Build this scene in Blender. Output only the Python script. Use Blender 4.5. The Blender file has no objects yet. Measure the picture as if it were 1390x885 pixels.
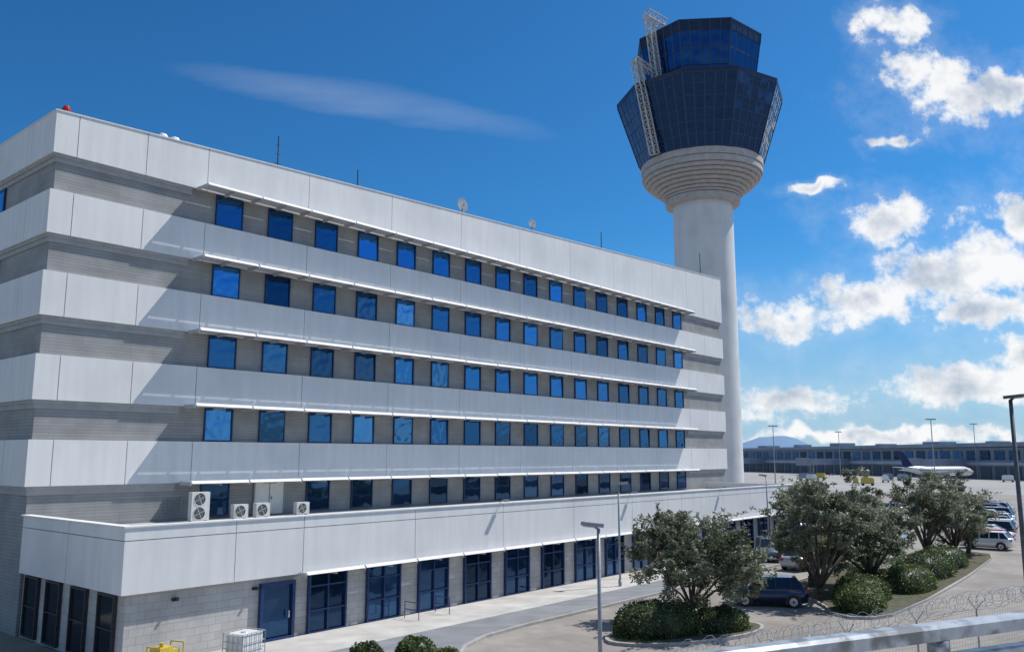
import bpy, math, random
import numpy as np
from mathutils import Vector, Matrix
random.seed(7)
S = bpy.context.scene
COL = S.collection
S.view_settings.view_transform = 'Standard'
S.view_settings.look = 'None'
S.view_settings.exposure = 0

# ------------------------------------------------------------------ materials
def newmat(name):
    m = bpy.data.materials.new(name); m.use_nodes = True
    nt = m.node_tree
    return m, nt, nt.nodes['Principled BSDF']

def noisy(name, c1, c2, scale=3.0, rough=0.6, metal=0.0, detail=3, stretch=(1,1,1), spec=0.5, bump=0.0, bscale=None, c3=None, s3=0.3, lo=.45, hi=.7):
    m, nt, b = newmat(name)
    tc = nt.nodes.new('ShaderNodeTexCoord')
    mp = nt.nodes.new('ShaderNodeMapping'); mp.inputs['Scale'].default_value = stretch
    nt.links.new(tc.outputs['Object'], mp.inputs['Vector'])
    n = nt.nodes.new('ShaderNodeTexNoise'); n.inputs['Scale'].default_value = scale; n.inputs['Detail'].default_value = detail
    nt.links.new(mp.outputs[0], n.inputs['Vector'])
    r = nt.nodes.new('ShaderNodeValToRGB')
    r.color_ramp.elements[0].position = 0.32; r.color_ramp.elements[1].position = 0.68
    r.color_ramp.elements[0].color = (*c1, 1); r.color_ramp.elements[1].color = (*c2, 1)
    nt.links.new(n.outputs['Fac'], r.inputs['Fac'])
    out = r.outputs[0]
    if c3 is not None:
        n3 = nt.nodes.new('ShaderNodeTexNoise'); n3.inputs['Scale'].default_value = s3; n3.inputs['Detail'].default_value = 4
        nt.links.new(tc.outputs['Object'], n3.inputs['Vector'])
        r3 = nt.nodes.new('ShaderNodeValToRGB'); r3.color_ramp.elements[0].position = lo; r3.color_ramp.elements[1].position = hi
        r3.color_ramp.elements[0].color = (0,0,0,1); r3.color_ramp.elements[1].color = (1,1,1,1)
        nt.links.new(n3.outputs['Fac'], r3.inputs['Fac'])
        mx = nt.nodes.new('ShaderNodeMixRGB'); mx.inputs[2].default_value = (*c3, 1)
        nt.links.new(r3.outputs[0], mx.inputs[0]); nt.links.new(out, mx.inputs[1]); out = mx.outputs[0]
    nt.links.new(out, b.inputs['Base Color'])
    b.inputs['Roughness'].default_value = rough; b.inputs['Metallic'].default_value = metal
    b.inputs['Specular IOR Level'].default_value = spec
    if bump:
        bp = nt.nodes.new('ShaderNodeBump'); bp.inputs['Strength'].default_value = bump; bp.inputs['Distance'].default_value = 0.02
        nb = nt.nodes.new('ShaderNodeTexNoise'); nb.inputs['Scale'].default_value = bscale or scale * 6
        nt.links.new(tc.outputs['Object'], nb.inputs['Vector'])
        nt.links.new(nb.outputs['Fac'], bp.inputs['Height']); nt.links.new(bp.outputs[0], b.inputs['Normal'])
    return m

def blockwall(name, c1, c2, mortar, bw, bh, rough=0.75, ms=.01):
    m, nt, b = newmat(name)
    tc = nt.nodes.new('ShaderNodeTexCoord'); sx = nt.nodes.new('ShaderNodeSeparateXYZ')
    nt.links.new(tc.outputs['Object'], sx.inputs[0])
    ad = nt.nodes.new('ShaderNodeMath'); ad.operation = 'ADD'
    nt.links.new(sx.outputs[0], ad.inputs[0]); nt.links.new(sx.outputs[1], ad.inputs[1])
    cb = nt.nodes.new('ShaderNodeCombineXYZ'); nt.links.new(ad.outputs[0], cb.inputs[0]); nt.links.new(sx.outputs[2], cb.inputs[1])
    br = nt.nodes.new('ShaderNodeTexBrick'); br.offset = 0.5
    br.inputs['Scale'].default_value = 1.0
    br.inputs['Brick Width'].default_value = bw; br.inputs['Row Height'].default_value = bh
    br.inputs['Mortar Size'].default_value = ms; br.inputs['Mortar Smooth'].default_value = 0.1
    br.inputs['Color1'].default_value = (*c1, 1); br.inputs['Color2'].default_value = (*c2, 1); br.inputs['Mortar'].default_value = (*mortar, 1)
    nt.links.new(cb.outputs[0], br.inputs['Vector'])
    n = nt.nodes.new('ShaderNodeTexNoise'); n.inputs['Scale'].default_value = 0.8; n.inputs['Detail'].default_value = 4
    nt.links.new(tc.outputs['Object'], n.inputs['Vector'])
    mr = nt.nodes.new('ShaderNodeMapRange'); mr.inputs[1].default_value = 0.3; mr.inputs[2].default_value = 0.7; mr.inputs[3].default_value = 0.82; mr.inputs[4].default_value = 1.1
    nt.links.new(n.outputs['Fac'], mr.inputs[0])
    mx = nt.nodes.new('ShaderNodeMixRGB'); mx.blend_type = 'MULTIPLY'; mx.inputs[0].default_value = 1
    nt.links.new(br.outputs['Color'], mx.inputs[1]); nt.links.new(mr.outputs[0], mx.inputs[2])
    nt.links.new(mx.outputs[0], b.inputs['Base Color'])
    b.inputs['Roughness'].default_value = rough
    return m

def glassmat(name, col, metal=0.75, rough=0.04, vary=0.5, bump=.12, bs=.9):
    m, nt, b = newmat(name)
    oi = nt.nodes.new('ShaderNodeObjectInfo')
    mr = nt.nodes.new('ShaderNodeMapRange'); mr.inputs[3].default_value = 1 - vary; mr.inputs[4].default_value = 1 + vary * .6
    nt.links.new(oi.outputs['Random'], mr.inputs[0])
    mx = nt.nodes.new('ShaderNodeMixRGB'); mx.blend_type = 'MULTIPLY'; mx.inputs[0].default_value = 1
    mx.inputs[1].default_value = (*col, 1); nt.links.new(mr.outputs[0], mx.inputs[2])
    nt.links.new(mx.outputs[0], b.inputs['Base Color'])
    b.inputs['Metallic'].default_value = metal; b.inputs['Roughness'].default_value = rough
    tc = nt.nodes.new('ShaderNodeTexCoord'); n = nt.nodes.new('ShaderNodeTexNoise'); n.inputs['Scale'].default_value = bs; n.inputs['Detail'].default_value=1
    nt.links.new(tc.outputs['Object'], n.inputs['Vector'])
    bp = nt.nodes.new('ShaderNodeBump'); bp.inputs['Strength'].default_value = bump; bp.inputs['Distance'].default_value = 0.05
    nt.links.new(n.outputs['Fac'], bp.inputs['Height']); nt.links.new(bp.outputs[0], b.inputs['Normal'])
    return m

M = {}
M['panel'] = noisy('white_cladding', (.71,.705,.695), (.79,.782,.768), 2.2, .55, stretch=(1,1,.12), c3=(.63,.63,.63), s3=.22, lo=.5, hi=.8)
M['block'] = blockwall('grey_block_cladding', (.30,.30,.30), (.335,.335,.33), (.20,.20,.205), 2.4, .154, ms=.009)
M['pblock'] = blockwall('podium_block_cladding', (.46,.445,.425), (.52,.505,.485), (.31,.30,.29), .6, .3, ms=.009)
M['core'] = noisy('dark_joint', (.12,.12,.13), (.16,.16,.17), 4, .8)
M['roof'] = noisy('roof_gravel', (.35,.35,.34), (.45,.44,.42), 3, .9)
M['shade'] = noisy('white_painted_metal', (.74,.74,.74), (.82,.82,.81), 5, .4)
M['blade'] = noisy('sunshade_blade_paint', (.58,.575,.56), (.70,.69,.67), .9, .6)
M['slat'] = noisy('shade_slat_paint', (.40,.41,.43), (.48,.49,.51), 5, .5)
M['glass'] = glassmat('blue_window_glass', (.045,.18,.40), .8, .03, .72, .6, 1.3)
M['frame'] = noisy('blue_window_frame', (.007,.03,.11), (.01,.045,.16), 5, .35)
M['frameg'] = noisy('navy_glazing_frame', (.008,.03,.10), (.012,.045,.15), 5, .35)
M['dglass'] = glassmat('dark_blue_glass', (.03,.085,.19), .7, .04, .6, .3)
M['tglass'] = glassmat('tower_glass', (.012,.045,.14), .75, .05, 0, 1.6, .45)
M['tglass2'] = glassmat('tower_cab_glass', (.018,.065,.17), .8, .04, 0, 1.6, .45)
M['tframe'] = noisy('tower_mullion', (.03,.05,.10), (.045,.075,.13), 5, .4, .4)
M['tdark'] = noisy('tower_dark_panel', (.008,.018,.05), (.012,.025,.07), 2, .35, .3)
M['twhite'] = noisy('tower_white_concrete', (.66,.66,.66), (.73,.73,.72), .8, .6, stretch=(1,1,.15), c3=(.58,.58,.58), s3=.25)
M['tbeige'] = noisy('tower_collar_concrete', (.40,.37,.36), (.50,.47,.45), 1.5, .7)
M['metal'] = noisy('galvanised_steel', (.45,.46,.47), (.62,.63,.64), 12, .35, .6)
M['rail'] = noisy('painted_railing', (.34,.36,.38), (.50,.52,.54), 10, .32, .35, c3=(.20,.20,.20), s3=6, lo=.5, hi=.62)
M['greypost'] = noisy('grey_post_paint', (.28,.30,.32), (.36,.38,.40), 8, .45, .3)
M['black'] = noisy('dark_plastic', (.02,.02,.022), (.035,.035,.04), 6, .5)
M['tyre'] = noisy('tyre_rubber', (.015,.015,.016), (.03,.03,.03), 9, .8)
M['ground'] = noisy('dry_ground', (.22,.20,.16), (.33,.30,.25), .35, .95, c3=(.16,.17,.11), s3=.02)
M['road'] = noisy('sunbleached_asphalt', (.25,.23,.205), (.31,.285,.26), 1.2, .9, bump=.4, bscale=30, c3=(.18,.165,.15), s3=.22, lo=.42, hi=.72)
M['walk'] = blockwall('pale_paving', (.46,.44,.41), (.52,.50,.47), (.36,.34,.32), 1.2, 1.2)
M['apron'] = noisy('apron_concrete', (.27,.26,.25), (.34,.33,.31), .05, .9)
M['kerb'] = noisy('kerb_stone', (.30,.285,.27), (.40,.38,.36), 3, .85)
M['paint'] = noisy('road_paint', (.6,.6,.58), (.75,.75,.73), 6, .7)
M['soil'] = noisy('planting_soil', (.06,.055,.035), (.12,.10,.065), 2.5, 1, bump=.8, bscale=12, c3=(.05,.08,.025), s3=.9)
M['bark'] = noisy('bark', (.07,.055,.04), (.15,.12,.09), 6, .9, stretch=(1,1,.3), bump=.5)
M['red'] = noisy('red_lamp', (.35,.01,.01), (.45,.02,.02), 5, .3)
M['yellow'] = noisy('yellow_paint', (.50,.36,.04), (.62,.46,.07), 5, .5)
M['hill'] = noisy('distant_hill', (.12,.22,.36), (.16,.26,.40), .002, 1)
M['termwall'] = noisy('terminal_wall', (.22,.25,.30), (.30,.33,.38), .3, .8)
M['termroof'] = noisy('terminal_roof', (.22,.27,.34), (.30,.35,.42), .2, .6)
M['deck'] = noisy('deck_concrete', (.32,.31,.30), (.42,.41,.40), 2, .9)
M['navy'] = noisy('navy_paint', (.01,.02,.09), (.015,.03,.12), 2, .3)
M['acgrey'] = noisy('unit_casing', (.6,.6,.58), (.7,.7,.68), 4, .5)
M['lamp'] = noisy('lamp_lens', (.7,.7,.68), (.8,.8,.78), 8, .2)
M['taill'] = noisy('tail_lamp', (.3,.01,.01), (.4,.02,.02), 8, .2)
M['carglass'] = glassmat('car_glass', (.03,.045,.06), .5, .04, 0)

def leafmat(name, c1, c2, tr=.25):
    m, nt, b = newmat(name)
    tc = nt.nodes.new('ShaderNodeTexCoord'); n = nt.nodes.new('ShaderNodeTexNoise'); n.inputs['Scale'].default_value = 1.6; n.inputs['Detail'].default_value = 2
    nt.links.new(tc.outputs['Object'], n.inputs['Vector'])
    r = nt.nodes.new('ShaderNodeValToRGB'); r.color_ramp.elements[0].position = .35; r.color_ramp.elements[1].position = .65
    r.color_ramp.elements[0].color = (*c1, 1); r.color_ramp.elements[1].color = (*c2, 1)
    nt.links.new(n.outputs['Fac'], r.inputs['Fac']); nt.links.new(r.outputs[0], b.inputs['Base Color'])
    b.inputs['Roughness'].default_value = .5
    t = nt.nodes.new('ShaderNodeBsdfTranslucent'); nt.links.new(r.outputs[0], t.inputs['Color'])
    mx = nt.nodes.new('ShaderNodeMixShader'); mx.inputs[0].default_value = tr
    nt.links.new(b.outputs[0], mx.inputs[1]); nt.links.new(t.outputs[0], mx.inputs[2])
    nt.links.new(mx.outputs[0], nt.nodes['Material Output'].inputs['Surface'])
    return m
M['leafA'] = leafmat('olive_leaf', (.19,.21,.135), (.35,.36,.26), .35)
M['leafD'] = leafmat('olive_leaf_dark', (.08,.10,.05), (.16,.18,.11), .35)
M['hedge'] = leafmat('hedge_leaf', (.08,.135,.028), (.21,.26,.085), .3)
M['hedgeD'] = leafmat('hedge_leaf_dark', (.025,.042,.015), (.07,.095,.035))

# ------------------------------------------------------------------ mesh builder
class MB:
    def __init__(s, o=(0,0,0)):
        s.v=[]; s.f=[]; s.m=[]; s.o=Vector(o)
    def add(s, vs, fs, m=0):
        n=len(s.v); s.v += [tuple(Vector(p)-s.o) for p in vs]
        s.f += [tuple(i+n for i in f) for f in fs]; s.m += [m]*len(fs)
    def box(s,x0,x1,y0,y1,z0,z1,m=0):
        s.add([(x0,y0,z0),(x1,y0,z0),(x1,y1,z0),(x0,y1,z0),(x0,y0,z1),(x1,y0,z1),(x1,y1,z1),(x0,y1,z1)],
              [(0,3,2,1),(4,5,6,7),(0,1,5,4),(1,2,6,5),(2,3,7,6),(3,0,4,7)],m)
    def prism(s,pts,z0,z1,m=0):
        n=len(pts)
        s.add([(p[0],p[1],z0) for p in pts]+[(p[0],p[1],z1) for p in pts],
              [tuple(range(n-1,-1,-1)),tuple(range(n,2*n))]+[(i,(i+1)%n,(i+1)%n+n,i+n) for i in range(n)],m)
    def bar(s,p,q,w,m=0,n=4,w2=None):
        p=Vector(p);q=Vector(q);d=(q-p)
        if d.length<1e-6: return
        d.normalize(); a=d.cross(Vector((0,0,1)))
        if a.length<.05: a=d.cross(Vector((1,0,0)))
        a.normalize(); b=d.cross(a); w2=w if w2 is None else w2
        vs=[]
        for c,r in((p,w),(q,w2)):
            for i in range(n):
                t=2*math.pi*(i+.5)/n; vs.append(c+(a*math.cos(t)+b*math.sin(t))*r)
        s.add(vs,[tuple(range(n)),tuple(range(2*n-1,n-1,-1))]+[(i,i+n,(i+1)%n+n,(i+1)%n) for i in range(n)],m)
    def longbar(s,p,q,w,m=0,n=4,step=2.0):
        p=Vector(p);q=Vector(q);k=max(1,int((q-p).length/step))
        for i in range(k): s.bar(p.lerp(q,i/k),p.lerp(q,(i+1)/k),w,m,n)
    def lathe(s,prof,n,c=(0,0),m=0,fn=None,a0=0):
        vs=[];fs=[]
        for k,(r,z) in enumerate(prof):
            for i in range(n):
                t=a0+2*math.pi*i/n; rr=r*(fn(k,i) if fn else 1)
                vs.append((c[0]+rr*math.cos(t),c[1]+rr*math.sin(t),z))
        for k in range(len(prof)-1):
            for i in range(n):
                j=(i+1)%n; fs.append((k*n+i,k*n+j,(k+1)*n+j,(k+1)*n+i))
        fs.append(tuple(range(n-1,-1,-1))); fs.append(tuple(range((len(prof)-1)*n,len(prof)*n)))
        s.add(vs,fs,m)
    def join(s,o):
        n=len(s.v); s.v+=o.v; s.f+=[tuple(i+n for i in f) for f in o.f]; s.m+=o.m
    def mesh(s,name,mats,smooth=False):
        me=bpy.data.meshes.new(name); me.from_pydata(s.v,[],s.f)
        for m in mats: me.materials.append(m)
        me.polygons.foreach_set('material_index',s.m)
        if smooth: me.polygons.foreach_set('use_smooth',[True]*len(s.f))
        me.update(); return me
    def obj(s,name,mats,parent=None,loc=None,smooth=False):
        me=s.mesh(name,mats,smooth)
        return place(name,me,parent,loc if loc is not None else tuple(s.o if parent is None else (s.o-Vector(parent.location))))
def place(name,me,parent=None,loc=(0,0,0),rot=(0,0,0)):
    o=bpy.data.objects.new(name,me); COL.objects.link(o); o.location=loc; o.rotation_euler=rot
    if parent is not None: o.parent=parent
    return o
def thing(name,label,cat,loc=(0,0,0),rz=0,group=None):
    e=bpy.data.objects.new(name,None); COL.objects.link(e); e.location=loc; e.rotation_euler=(0,0,rz); e.empty_display_size=.3
    e['label']=label; e['category']=cat
    if group: e['group']=group
    return e
def tag(o,label,cat,group=None):
    o['label']=label;o['category']=cat
    if group:o['group']=group
    return o

# ------------------------------------------------------------------ ground
def sheet(name,pts,z,mat):
    mb=MB(); mb.add([(p[0],p[1],z) for p in pts],[tuple(range(len(pts)))]); o=mb.obj(name,[mat]); o['kind']='structure'; return o
g=[(9000*math.cos(t*math.pi/24),9000*math.sin(t*math.pi/24)) for t in range(48)]
sheet('ground',g,0,M['ground'])
sheet('road',[(10,-60),(200,-60),(200,32.2),(10,32.2)],.004,M['road'])
sheet('parking_lot_surface',[(82.5,33),(200,33),(200,110),(82.5,110)],.004,M['road'])
sheet('apron',[(201,-120),(1200,-120),(1200,700),(201,700)],.004,M['apron'])
kerbpts=[(62,26.45),(32,26.45),(29,26.2),(27,25.5),(25.3,24.3),(24.2,22.6),(23.6,20.5),(23.5,10),(5,10),(5,32.62),(62,32.62)]
mb=MB(); mb.prism(kerbpts,.0,.13,0); o=mb.obj('kerb',[M['kerb']]); o['kind']='structure'
ins=[(61.8,26.62),(32,26.62),(29,26.4),(27,25.7),(25.2,24.4),(24.0,22.6),(23.4,20.5),(23.3,10),(5,10),(5,28.9),(61.8,28.9)]
sheet('pavement',ins,.135,blockwall('grey_paving',(.19,.20,.215),(.23,.24,.255),(.14,.14,.15),.8,.8))
sheet('walkway',[(5,28.9),(61.8,28.9),(61.8,32.6),(5,32.6)],.139,M['walk'])
def bed(name,pts):
    mb=MB(); mb.prism(pts,0,.14,0)
    c=Vector((sum(p[0] for p in pts)/len(pts),sum(p[1] for p in pts)/len(pts)))
    o=mb.obj(name,[M['kerb']]); o['kind']='structure'
    ip=[]
    for p in pts:
        d=c-Vector(p[:2]); L=d.length; q=Vector(p[:2])+d*(.2/L); ip.append((q.x,q.y))
    sheet('planting_bed',ip,.145,M['soil'])
def ell(cx,cy,rx,ry,a=0,n=28):
    return [(cx+rx*math.cos(t)*math.cos(a)-ry*math.sin(t)*math.sin(a),cy+rx*math.cos(t)*math.sin(a)+ry*math.sin(t)*math.cos(a)) for t in [2*math.pi*i/n for i in range(n)]]
bed('kerb',ell(35.5,19.8,4.3,1.9,math.radians(-22)))
bed('kerb',[(43.9,15.4),(44.5,14.5),(46,14.0),(52,13.9),(58,14.1),(64,14.4),(70,14.9),(76,15.4),(79,16.1),(80,17.7),(79.3,19.6),(77,20.8),(70,21.6),(58,22.4),(51,22.2),(48.6,20.8),(47.6,18.6),(46,17.4),(44.5,16.6)])
sheet('planting_bed',[(19,22),(23,22),(23.6,24.2),(25,25.2),(26,26),(19,26.8)],.141,M['soil'])
mb=MB()
for x in np.arange(82.85,140,2.7):
    y=16.5+(x-80)*.18
    mb.add([(x,y-2.6,.009),(x+.12,y-2.6,.009),(x+.12,y+2.6,.009),(x,y+2.6,.009)],[(0,1,2,3)])
for x in np.arange(84,150,2.7):
    mb.add([(x,38-2.6,.009),(x+.12,38-2.6,.009),(x+.12,38+2.6,.009),(x,38+2.6,.009)],[(0,1,2,3)])
for x in np.arange(62.1,80,2.7):
    mb.add([(x,26.4,.009),(x+.12,26.4,.009),(x+.12,31.2,.009),(x,31.2,.009)],[(0,1,2,3)])
o=mb.obj('road_markings',[M['paint']]); o['kind']='structure'

# ------------------------------------------------------------------ office building
X0,X1,Y0,Y1=15.3,85.7,42.3,70.0
def ptop(x): return 24.7+(x-X0)*.0412
B=thing('office_building','six storey white office building with grey window bands','building',(X0,Y0,0))
O=(X0,Y0,0)
RD=.24
mb=MB(O); mb.box(X0+RD,X1-RD,Y0+RD,Y1-RD,0,23.6,0); mb.obj('wall',[M['block']],B)
gt=[22.6,18.6,14.6,10.6,6.6]
jx=[15.3,16.4,19.9,23.4]+[23.4+6.8*i for i in range(1,9)]+[81.5,85.7]
jy=[42.3,45.2,50,55,60,65,70]
G=.018
mb=MB(O); bk=MB(O)
for i in range(4):
    zt=(gt[i]-1.85); zb=gt[i+1]
    for a,b in zip(jx[:-1],jx[1:]):
        mb.box(a+(G if a>X0 else 0),b-(G if b<X1 else 0),Y0,Y0+.2,zb,zt)
        mb.box(a+(G if a>X0 else 0),b-(G if b<X1 else 0),Y1-.2,Y1,zb,zt)
    for a,b in zip(jy[:-1],jy[1:]):
        mb.box(X0,X0+.2,a+(.203 if a==jy[0] else G),b-(.203 if b==jy[-1] else G),zb,zt)
        mb.box(X1-.2,X1,a+(.203 if a==jy[0] else G),b-(.203 if b==jy[-1] else G),zb,zt)
    bk.box(X0+.12,X1-.12,Y0+.12,Y1-.12,zb+.004,zt-.004)
for a,b in zip(jx[:-1],jx[1:]):
    a2=a+(G if a>X0 else 0); b2=b-(G if b<X1 else 0)
    for (ya,yb) in((Y0,Y0+.2),(Y1-.2,Y1)):
        mb.add([(a2,ya,22.6),(b2,ya,22.6),(b2,yb,22.6),(a2,yb,22.6),(a2,ya,ptop(a2)),(b2,ya,ptop(b2)),(b2,yb,ptop(b2)),(a2,yb,ptop(a2))],
           [(0,3,2,1),(4,5,6,7),(0,1,5,4),(1,2,6,5),(2,3,7,6),(3,0,4,7)])
for a,b in zip(jy[:-1],jy[1:]):
    mb.box(X0,X0+.2,a+(.203 if a==jy[0] else G),b-(.203 if b==jy[-1] else G),22.6,24.7)
    mb.box(X1-.2,X1,a+(.203 if a==jy[0] else G),b-(.203 if b==jy[-1] else G),22.6,ptop(X1))
mb.obj('cladding_panels',[M['panel']],B)
z0=22.604
for (ya,yb) in((Y0+.12,Y0+.30),(Y1-.30,Y1-.12)):
    bk.add([(X0+.12,ya,z0),(X1-.12,ya,z0),(X1-.12,yb,z0),(X0+.12,yb,z0),(X0+.12,ya,24.67),(X1-.12,ya,27.57),(X1-.12,yb,27.57),(X0+.12,yb,24.67)],
       [(0,3,2,1),(4,5,6,7),(0,1,5,4),(1,2,6,5),(2,3,7,6),(3,0,4,7)])
bk.box(X0+.12,X0+.3,Y0+.31,Y1-.31,z0,24.67); bk.box(X1-.3,X1-.12,Y0+.31,Y1-.31,z0,27.5)
bk.obj('joint_backing',[M['core']],B)
trim=noisy('grey_trim',(.34,.34,.345),(.41,.41,.41),2,.7)
for i in range(5):
    z=gt[i]-.005
    mb=MB(O)
    mb.prism([(X0+.10,Y0+.10),(22.6,Y0+.10),(22.6,Y0+RD+.1),(X0+RD+.1,Y0+RD+.1),(X0+RD+.1,Y1-.3),(X0+.10,Y1-.3)],z-.16,z-.003)
    mb.prism([(X0+.17,Y0+.17),(22.6,Y0+.17),(22.6,Y0+RD+.1),(X0+RD+.1,Y0+RD+.1),(X0+RD+.1,Y1-.3),(X0+.17,Y1-.3)],z-.40,z-.1605)
    mb.obj('string_course',[trim],B)
    mb=MB(O)
    mb.box(77.5,X1-.10,Y0+.10,Y0+RD+.1,z-.16,z-.003); mb.box(77.5,X1-.17,Y0+.17,Y0+RD+.1,z-.40,z-.1605)
    mb.obj('string_course',[trim],B)
mb=MB(O); mb.box(X0+.32,X1-.32,Y0+.32,Y1-.32,23.61,23.8); mb.obj('roof',[M['roof']],B)
mb=MB(O)
mb.add([(X0-.04,Y0-.04,24.70),(X1+.04,Y0-.04,27.605),(X1+.04,Y0+.26,27.605),(X0-.04,Y0+.26,24.70),(X0-.04,Y0-.04,24.76),(X1+.04,Y0-.04,27.665),(X1+.04,Y0+.26,27.665),(X0-.04,Y0+.26,24.76)],
   [(0,3,2,1),(4,5,6,7),(0,1,5,4),(1,2,6,5),(2,3,7,6),(3,0,4,7)])
mb.box(X0-.04,X0+.26,Y0+.264,Y1,24.703,24.763)
mb.obj('coping',[M['panel']],B)

def frame_mesh(w,h,nx=1,nz=1,t=.07,d=.12,name='window_frame',mat=None,wb=None):
    mb=MB(); 
    mb.box(-w/2,-w/2+t,-d,0,0,h); mb.box(w/2-t,w/2,-d,0,0,h)
    mb.box(-w/2+t,w/2-t,-d,0,0,t); mb.box(-w/2+t,w/2-t,-d,0,h-t,h)
    tb=t*.7
    for i in range(1,nx):
        x=-w/2+w*i/nx; mb.box(x-tb/2,x+tb/2,-d+.01,-.005,t,h-t)
    zs = wb if wb else [h*i/nz for i in range(1,nz)]
    for z in zs:
        mb.box(-w/2+t,w/2-t,-d+.013,-.003,z-tb/2,z+tb/2)
    return mb.mesh(name,[mat or M['frame']])
def pane_mesh(w,h,mat,name='window_pane'):
    mb=MB(); mb.box(-w/2+.02,w/2-.02,-.06,-.04,.02,h-.02); return mb.mesh(name,[mat])
WF=frame_mesh(1.7,1.76,1,1,t=.055); WP=pane_mesh(1.7,1.76,M['glass'])
WPd=pane_mesh(1.7,1.76,M['dglass'])
def window(parent,fm,pm,loc,rz=0,tilt=1.4):
    w=place('window',fm,parent,loc,(0,0,rz))
    p=place('window_pane',pm,w,(0,0,0),(math.radians(random.uniform(-tilt,tilt)),0,math.radians(random.uniform(-tilt,tilt))))
    return w
for r in range(5):
    for n in range(16):
        x=24.95+3.4*n
        if r==4 and n==1: continue
        window(B,WF,WPd if r==4 else WP,(x-X0,RD-.004,gt[r]-1.81),0)
WF2=frame_mesh(1.5,1.5); WP2=pane_mesh(1.5,1.5,M['glass'])
for r in range(2):
    window(B,WF2,WP2,(RD-.004,49.6-Y0,gt[r]-1.95),math.radians(-90))
mb=MB(); mb.box(-.95,.95,-.1,0,0,1.85,0); mb.box(-.025,.025,-.13,-.1,.05,1.8,1); mb.box(.1,.16,-.17,-.13,.8,1.0,1)
mb.box(-1.02,-.95,-.14,0,0,1.85,1); mb.box(.95,1.02,-.14,0,0,1.85,1)
place('door',mb.mesh('door',[noisy('pale_door',(.70,.70,.66),(.78,.77,.73),3,.6),M['greypost']]),B,(28.35-X0,RD-.004,4.72))
mb=MB()
for k in range(8): mb.box(-.42,.42,-.08,0,k*.09,k*.09+.05)
mb.box(-.46,-.42,-.1,0,-.03,.74); mb.box(.42,.46,-.1,0,-.03,.74)
place('vent_grille',mb.mesh('vent_grille',[M['greypost']]),B,(22.6-X0,RD-.004,5.1))
def sunshade(parent,x0,x1,depth,wy,z,name='sunshade',gap=.10,hgt=.11):
    mb=MB(); yo=wy-depth
    k=max(1,int(round((x1-x0)/3.4))); L_=(x1-x0)/k
    for i in range(k):
        a=x0+i*L_+.05; b=x0+(i+1)*L_-.05; dz=random.uniform(-.008,.008); zz=z+dz
        mb.add([(a,yo,zz-.04),(b,yo,zz-.04),(b,yo+.03,zz-.06),(a,yo+.03,zz-.06),(a,yo+.11,zz+hgt),(b,yo+.11,zz+hgt),(b,yo+.14,zz+hgt-.02),(a,yo+.14,zz+hgt-.02)],
            [(0,3,2,1),(4,5,6,7),(0,1,5,4),(1,2,6,5),(2,3,7,6),(3,0,4,7)])
    n=12 if depth>1 else 6; st=(depth-.2)/n
    for i in range(n):
        y=yo+.18+st*i
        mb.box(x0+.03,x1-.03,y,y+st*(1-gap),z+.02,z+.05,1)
    x=x0
    while x<x1+.1:
        mb.box(x-.03,x+.04,yo+.05,wy,z-.15,z+.015,1)
        x+=L_/2
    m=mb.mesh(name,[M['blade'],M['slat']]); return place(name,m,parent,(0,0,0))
for r in range(5):
    sunshade(B,22.8-X0,77.3-X0,1.2,-.004,gt[r]+.02)

# ------------------------------------------------------------------ podium annex
PX0,PX1,PY0=15.3,80.6,32.2
A=thing('low_annex_building','long low white annex with blue glazed bays along pavement','building',(PX0,PY0,0))
O=(PX0,PY0,0)
PW=.35
mb=MB(O); mb.box(PX0+PW,PX1-.3,PY0+PW,Y0+.1,.0,4.6); mb.obj('wall',[M['pblock']],A)
mb=MB(O)
pj=[15.3,20.0,23.4]+[23.4+6.8*i for i in range(1,9)]+[80.6]
for a,b in zip(pj[:-1],pj[1:]):
    mb.box(a+(G if a>PX0 else 0),b-(G if b<PX1 else 0),PY0,PY0+.25,2.83,4.80)
    mb.box(a+(G if a>PX0 else 0),b-(G if b<PX1 else 0),PY0,PY0+.25,4.83,5.3)
pyj=[32.2,37.2,42.1]
for a,b in zip(pyj[:-1],pyj[1:]):
    mb.box(PX0,PX0+.25,a+(.253 if a==32.2 else G),b-G,2.83,4.80)
    mb.box(PX0,PX0+.25,a+(.253 if a==32.2 else G),b-G,4.83,5.3)
mb.box(PX1-.25,PX1,PY0+.253,Y0,2.83,5.3)
mb.obj('cladding_panels',[M['panel']],A)
mb=MB(O); mb.box(PX0+.15,PX1-.15,PY0+.15,Y0-.1,2.84,4.59)
mb.box(PX0+.15,PX1-.15,PY0+.15,PY0+.35,4.595,5.28); mb.box(PX0+.15,PX0+.35,PY0+.355,Y0-.25,4.595,5.28)
mb.obj('joint_backing',[M['core']],A)
mb=MB(O); mb.box(PX0+.36,PX1-.26,PY0+.36,Y0+.1,4.6,4.66); mb.obj('roof',[M['roof']],A)
mb=MB(O); mb.box(PX0-.05,PX1+.05,PY0-.05,PY0+.38,5.303,5.36); mb.box(PX0-.05,PX0+.38,PY0+.384,Y0-.02,5.303,5.36); mb.obj('coping',[M['panel']],A)
GF=frame_mesh(2.15,2.68,2,3,t=.09,d=.18,wb=[1.0,2.05],mat=M['frameg']); GP=pane_mesh(2.15,2.68,M['dglass'])
for n in range(17):
    x=25.0+3.385*n
    if x>79.4: break
    window(A,GF,GP,(x-PX0,PW-.004,.12),0,.9)
DF=frame_mesh(1.75,2.45,1,1,t=.14,d=.2); 
d=place('door',DF,A,(22.3-PX0,PW-.004,.12)); place('door_leaf',pane_mesh(1.75,2.45,M['dglass'],'door_leaf'),d)
mb=MB(); mb.box(.5,.56,-.26,-.2,.9,1.2); place('handle',mb.mesh('handle',[M['metal']]),d)
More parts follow.
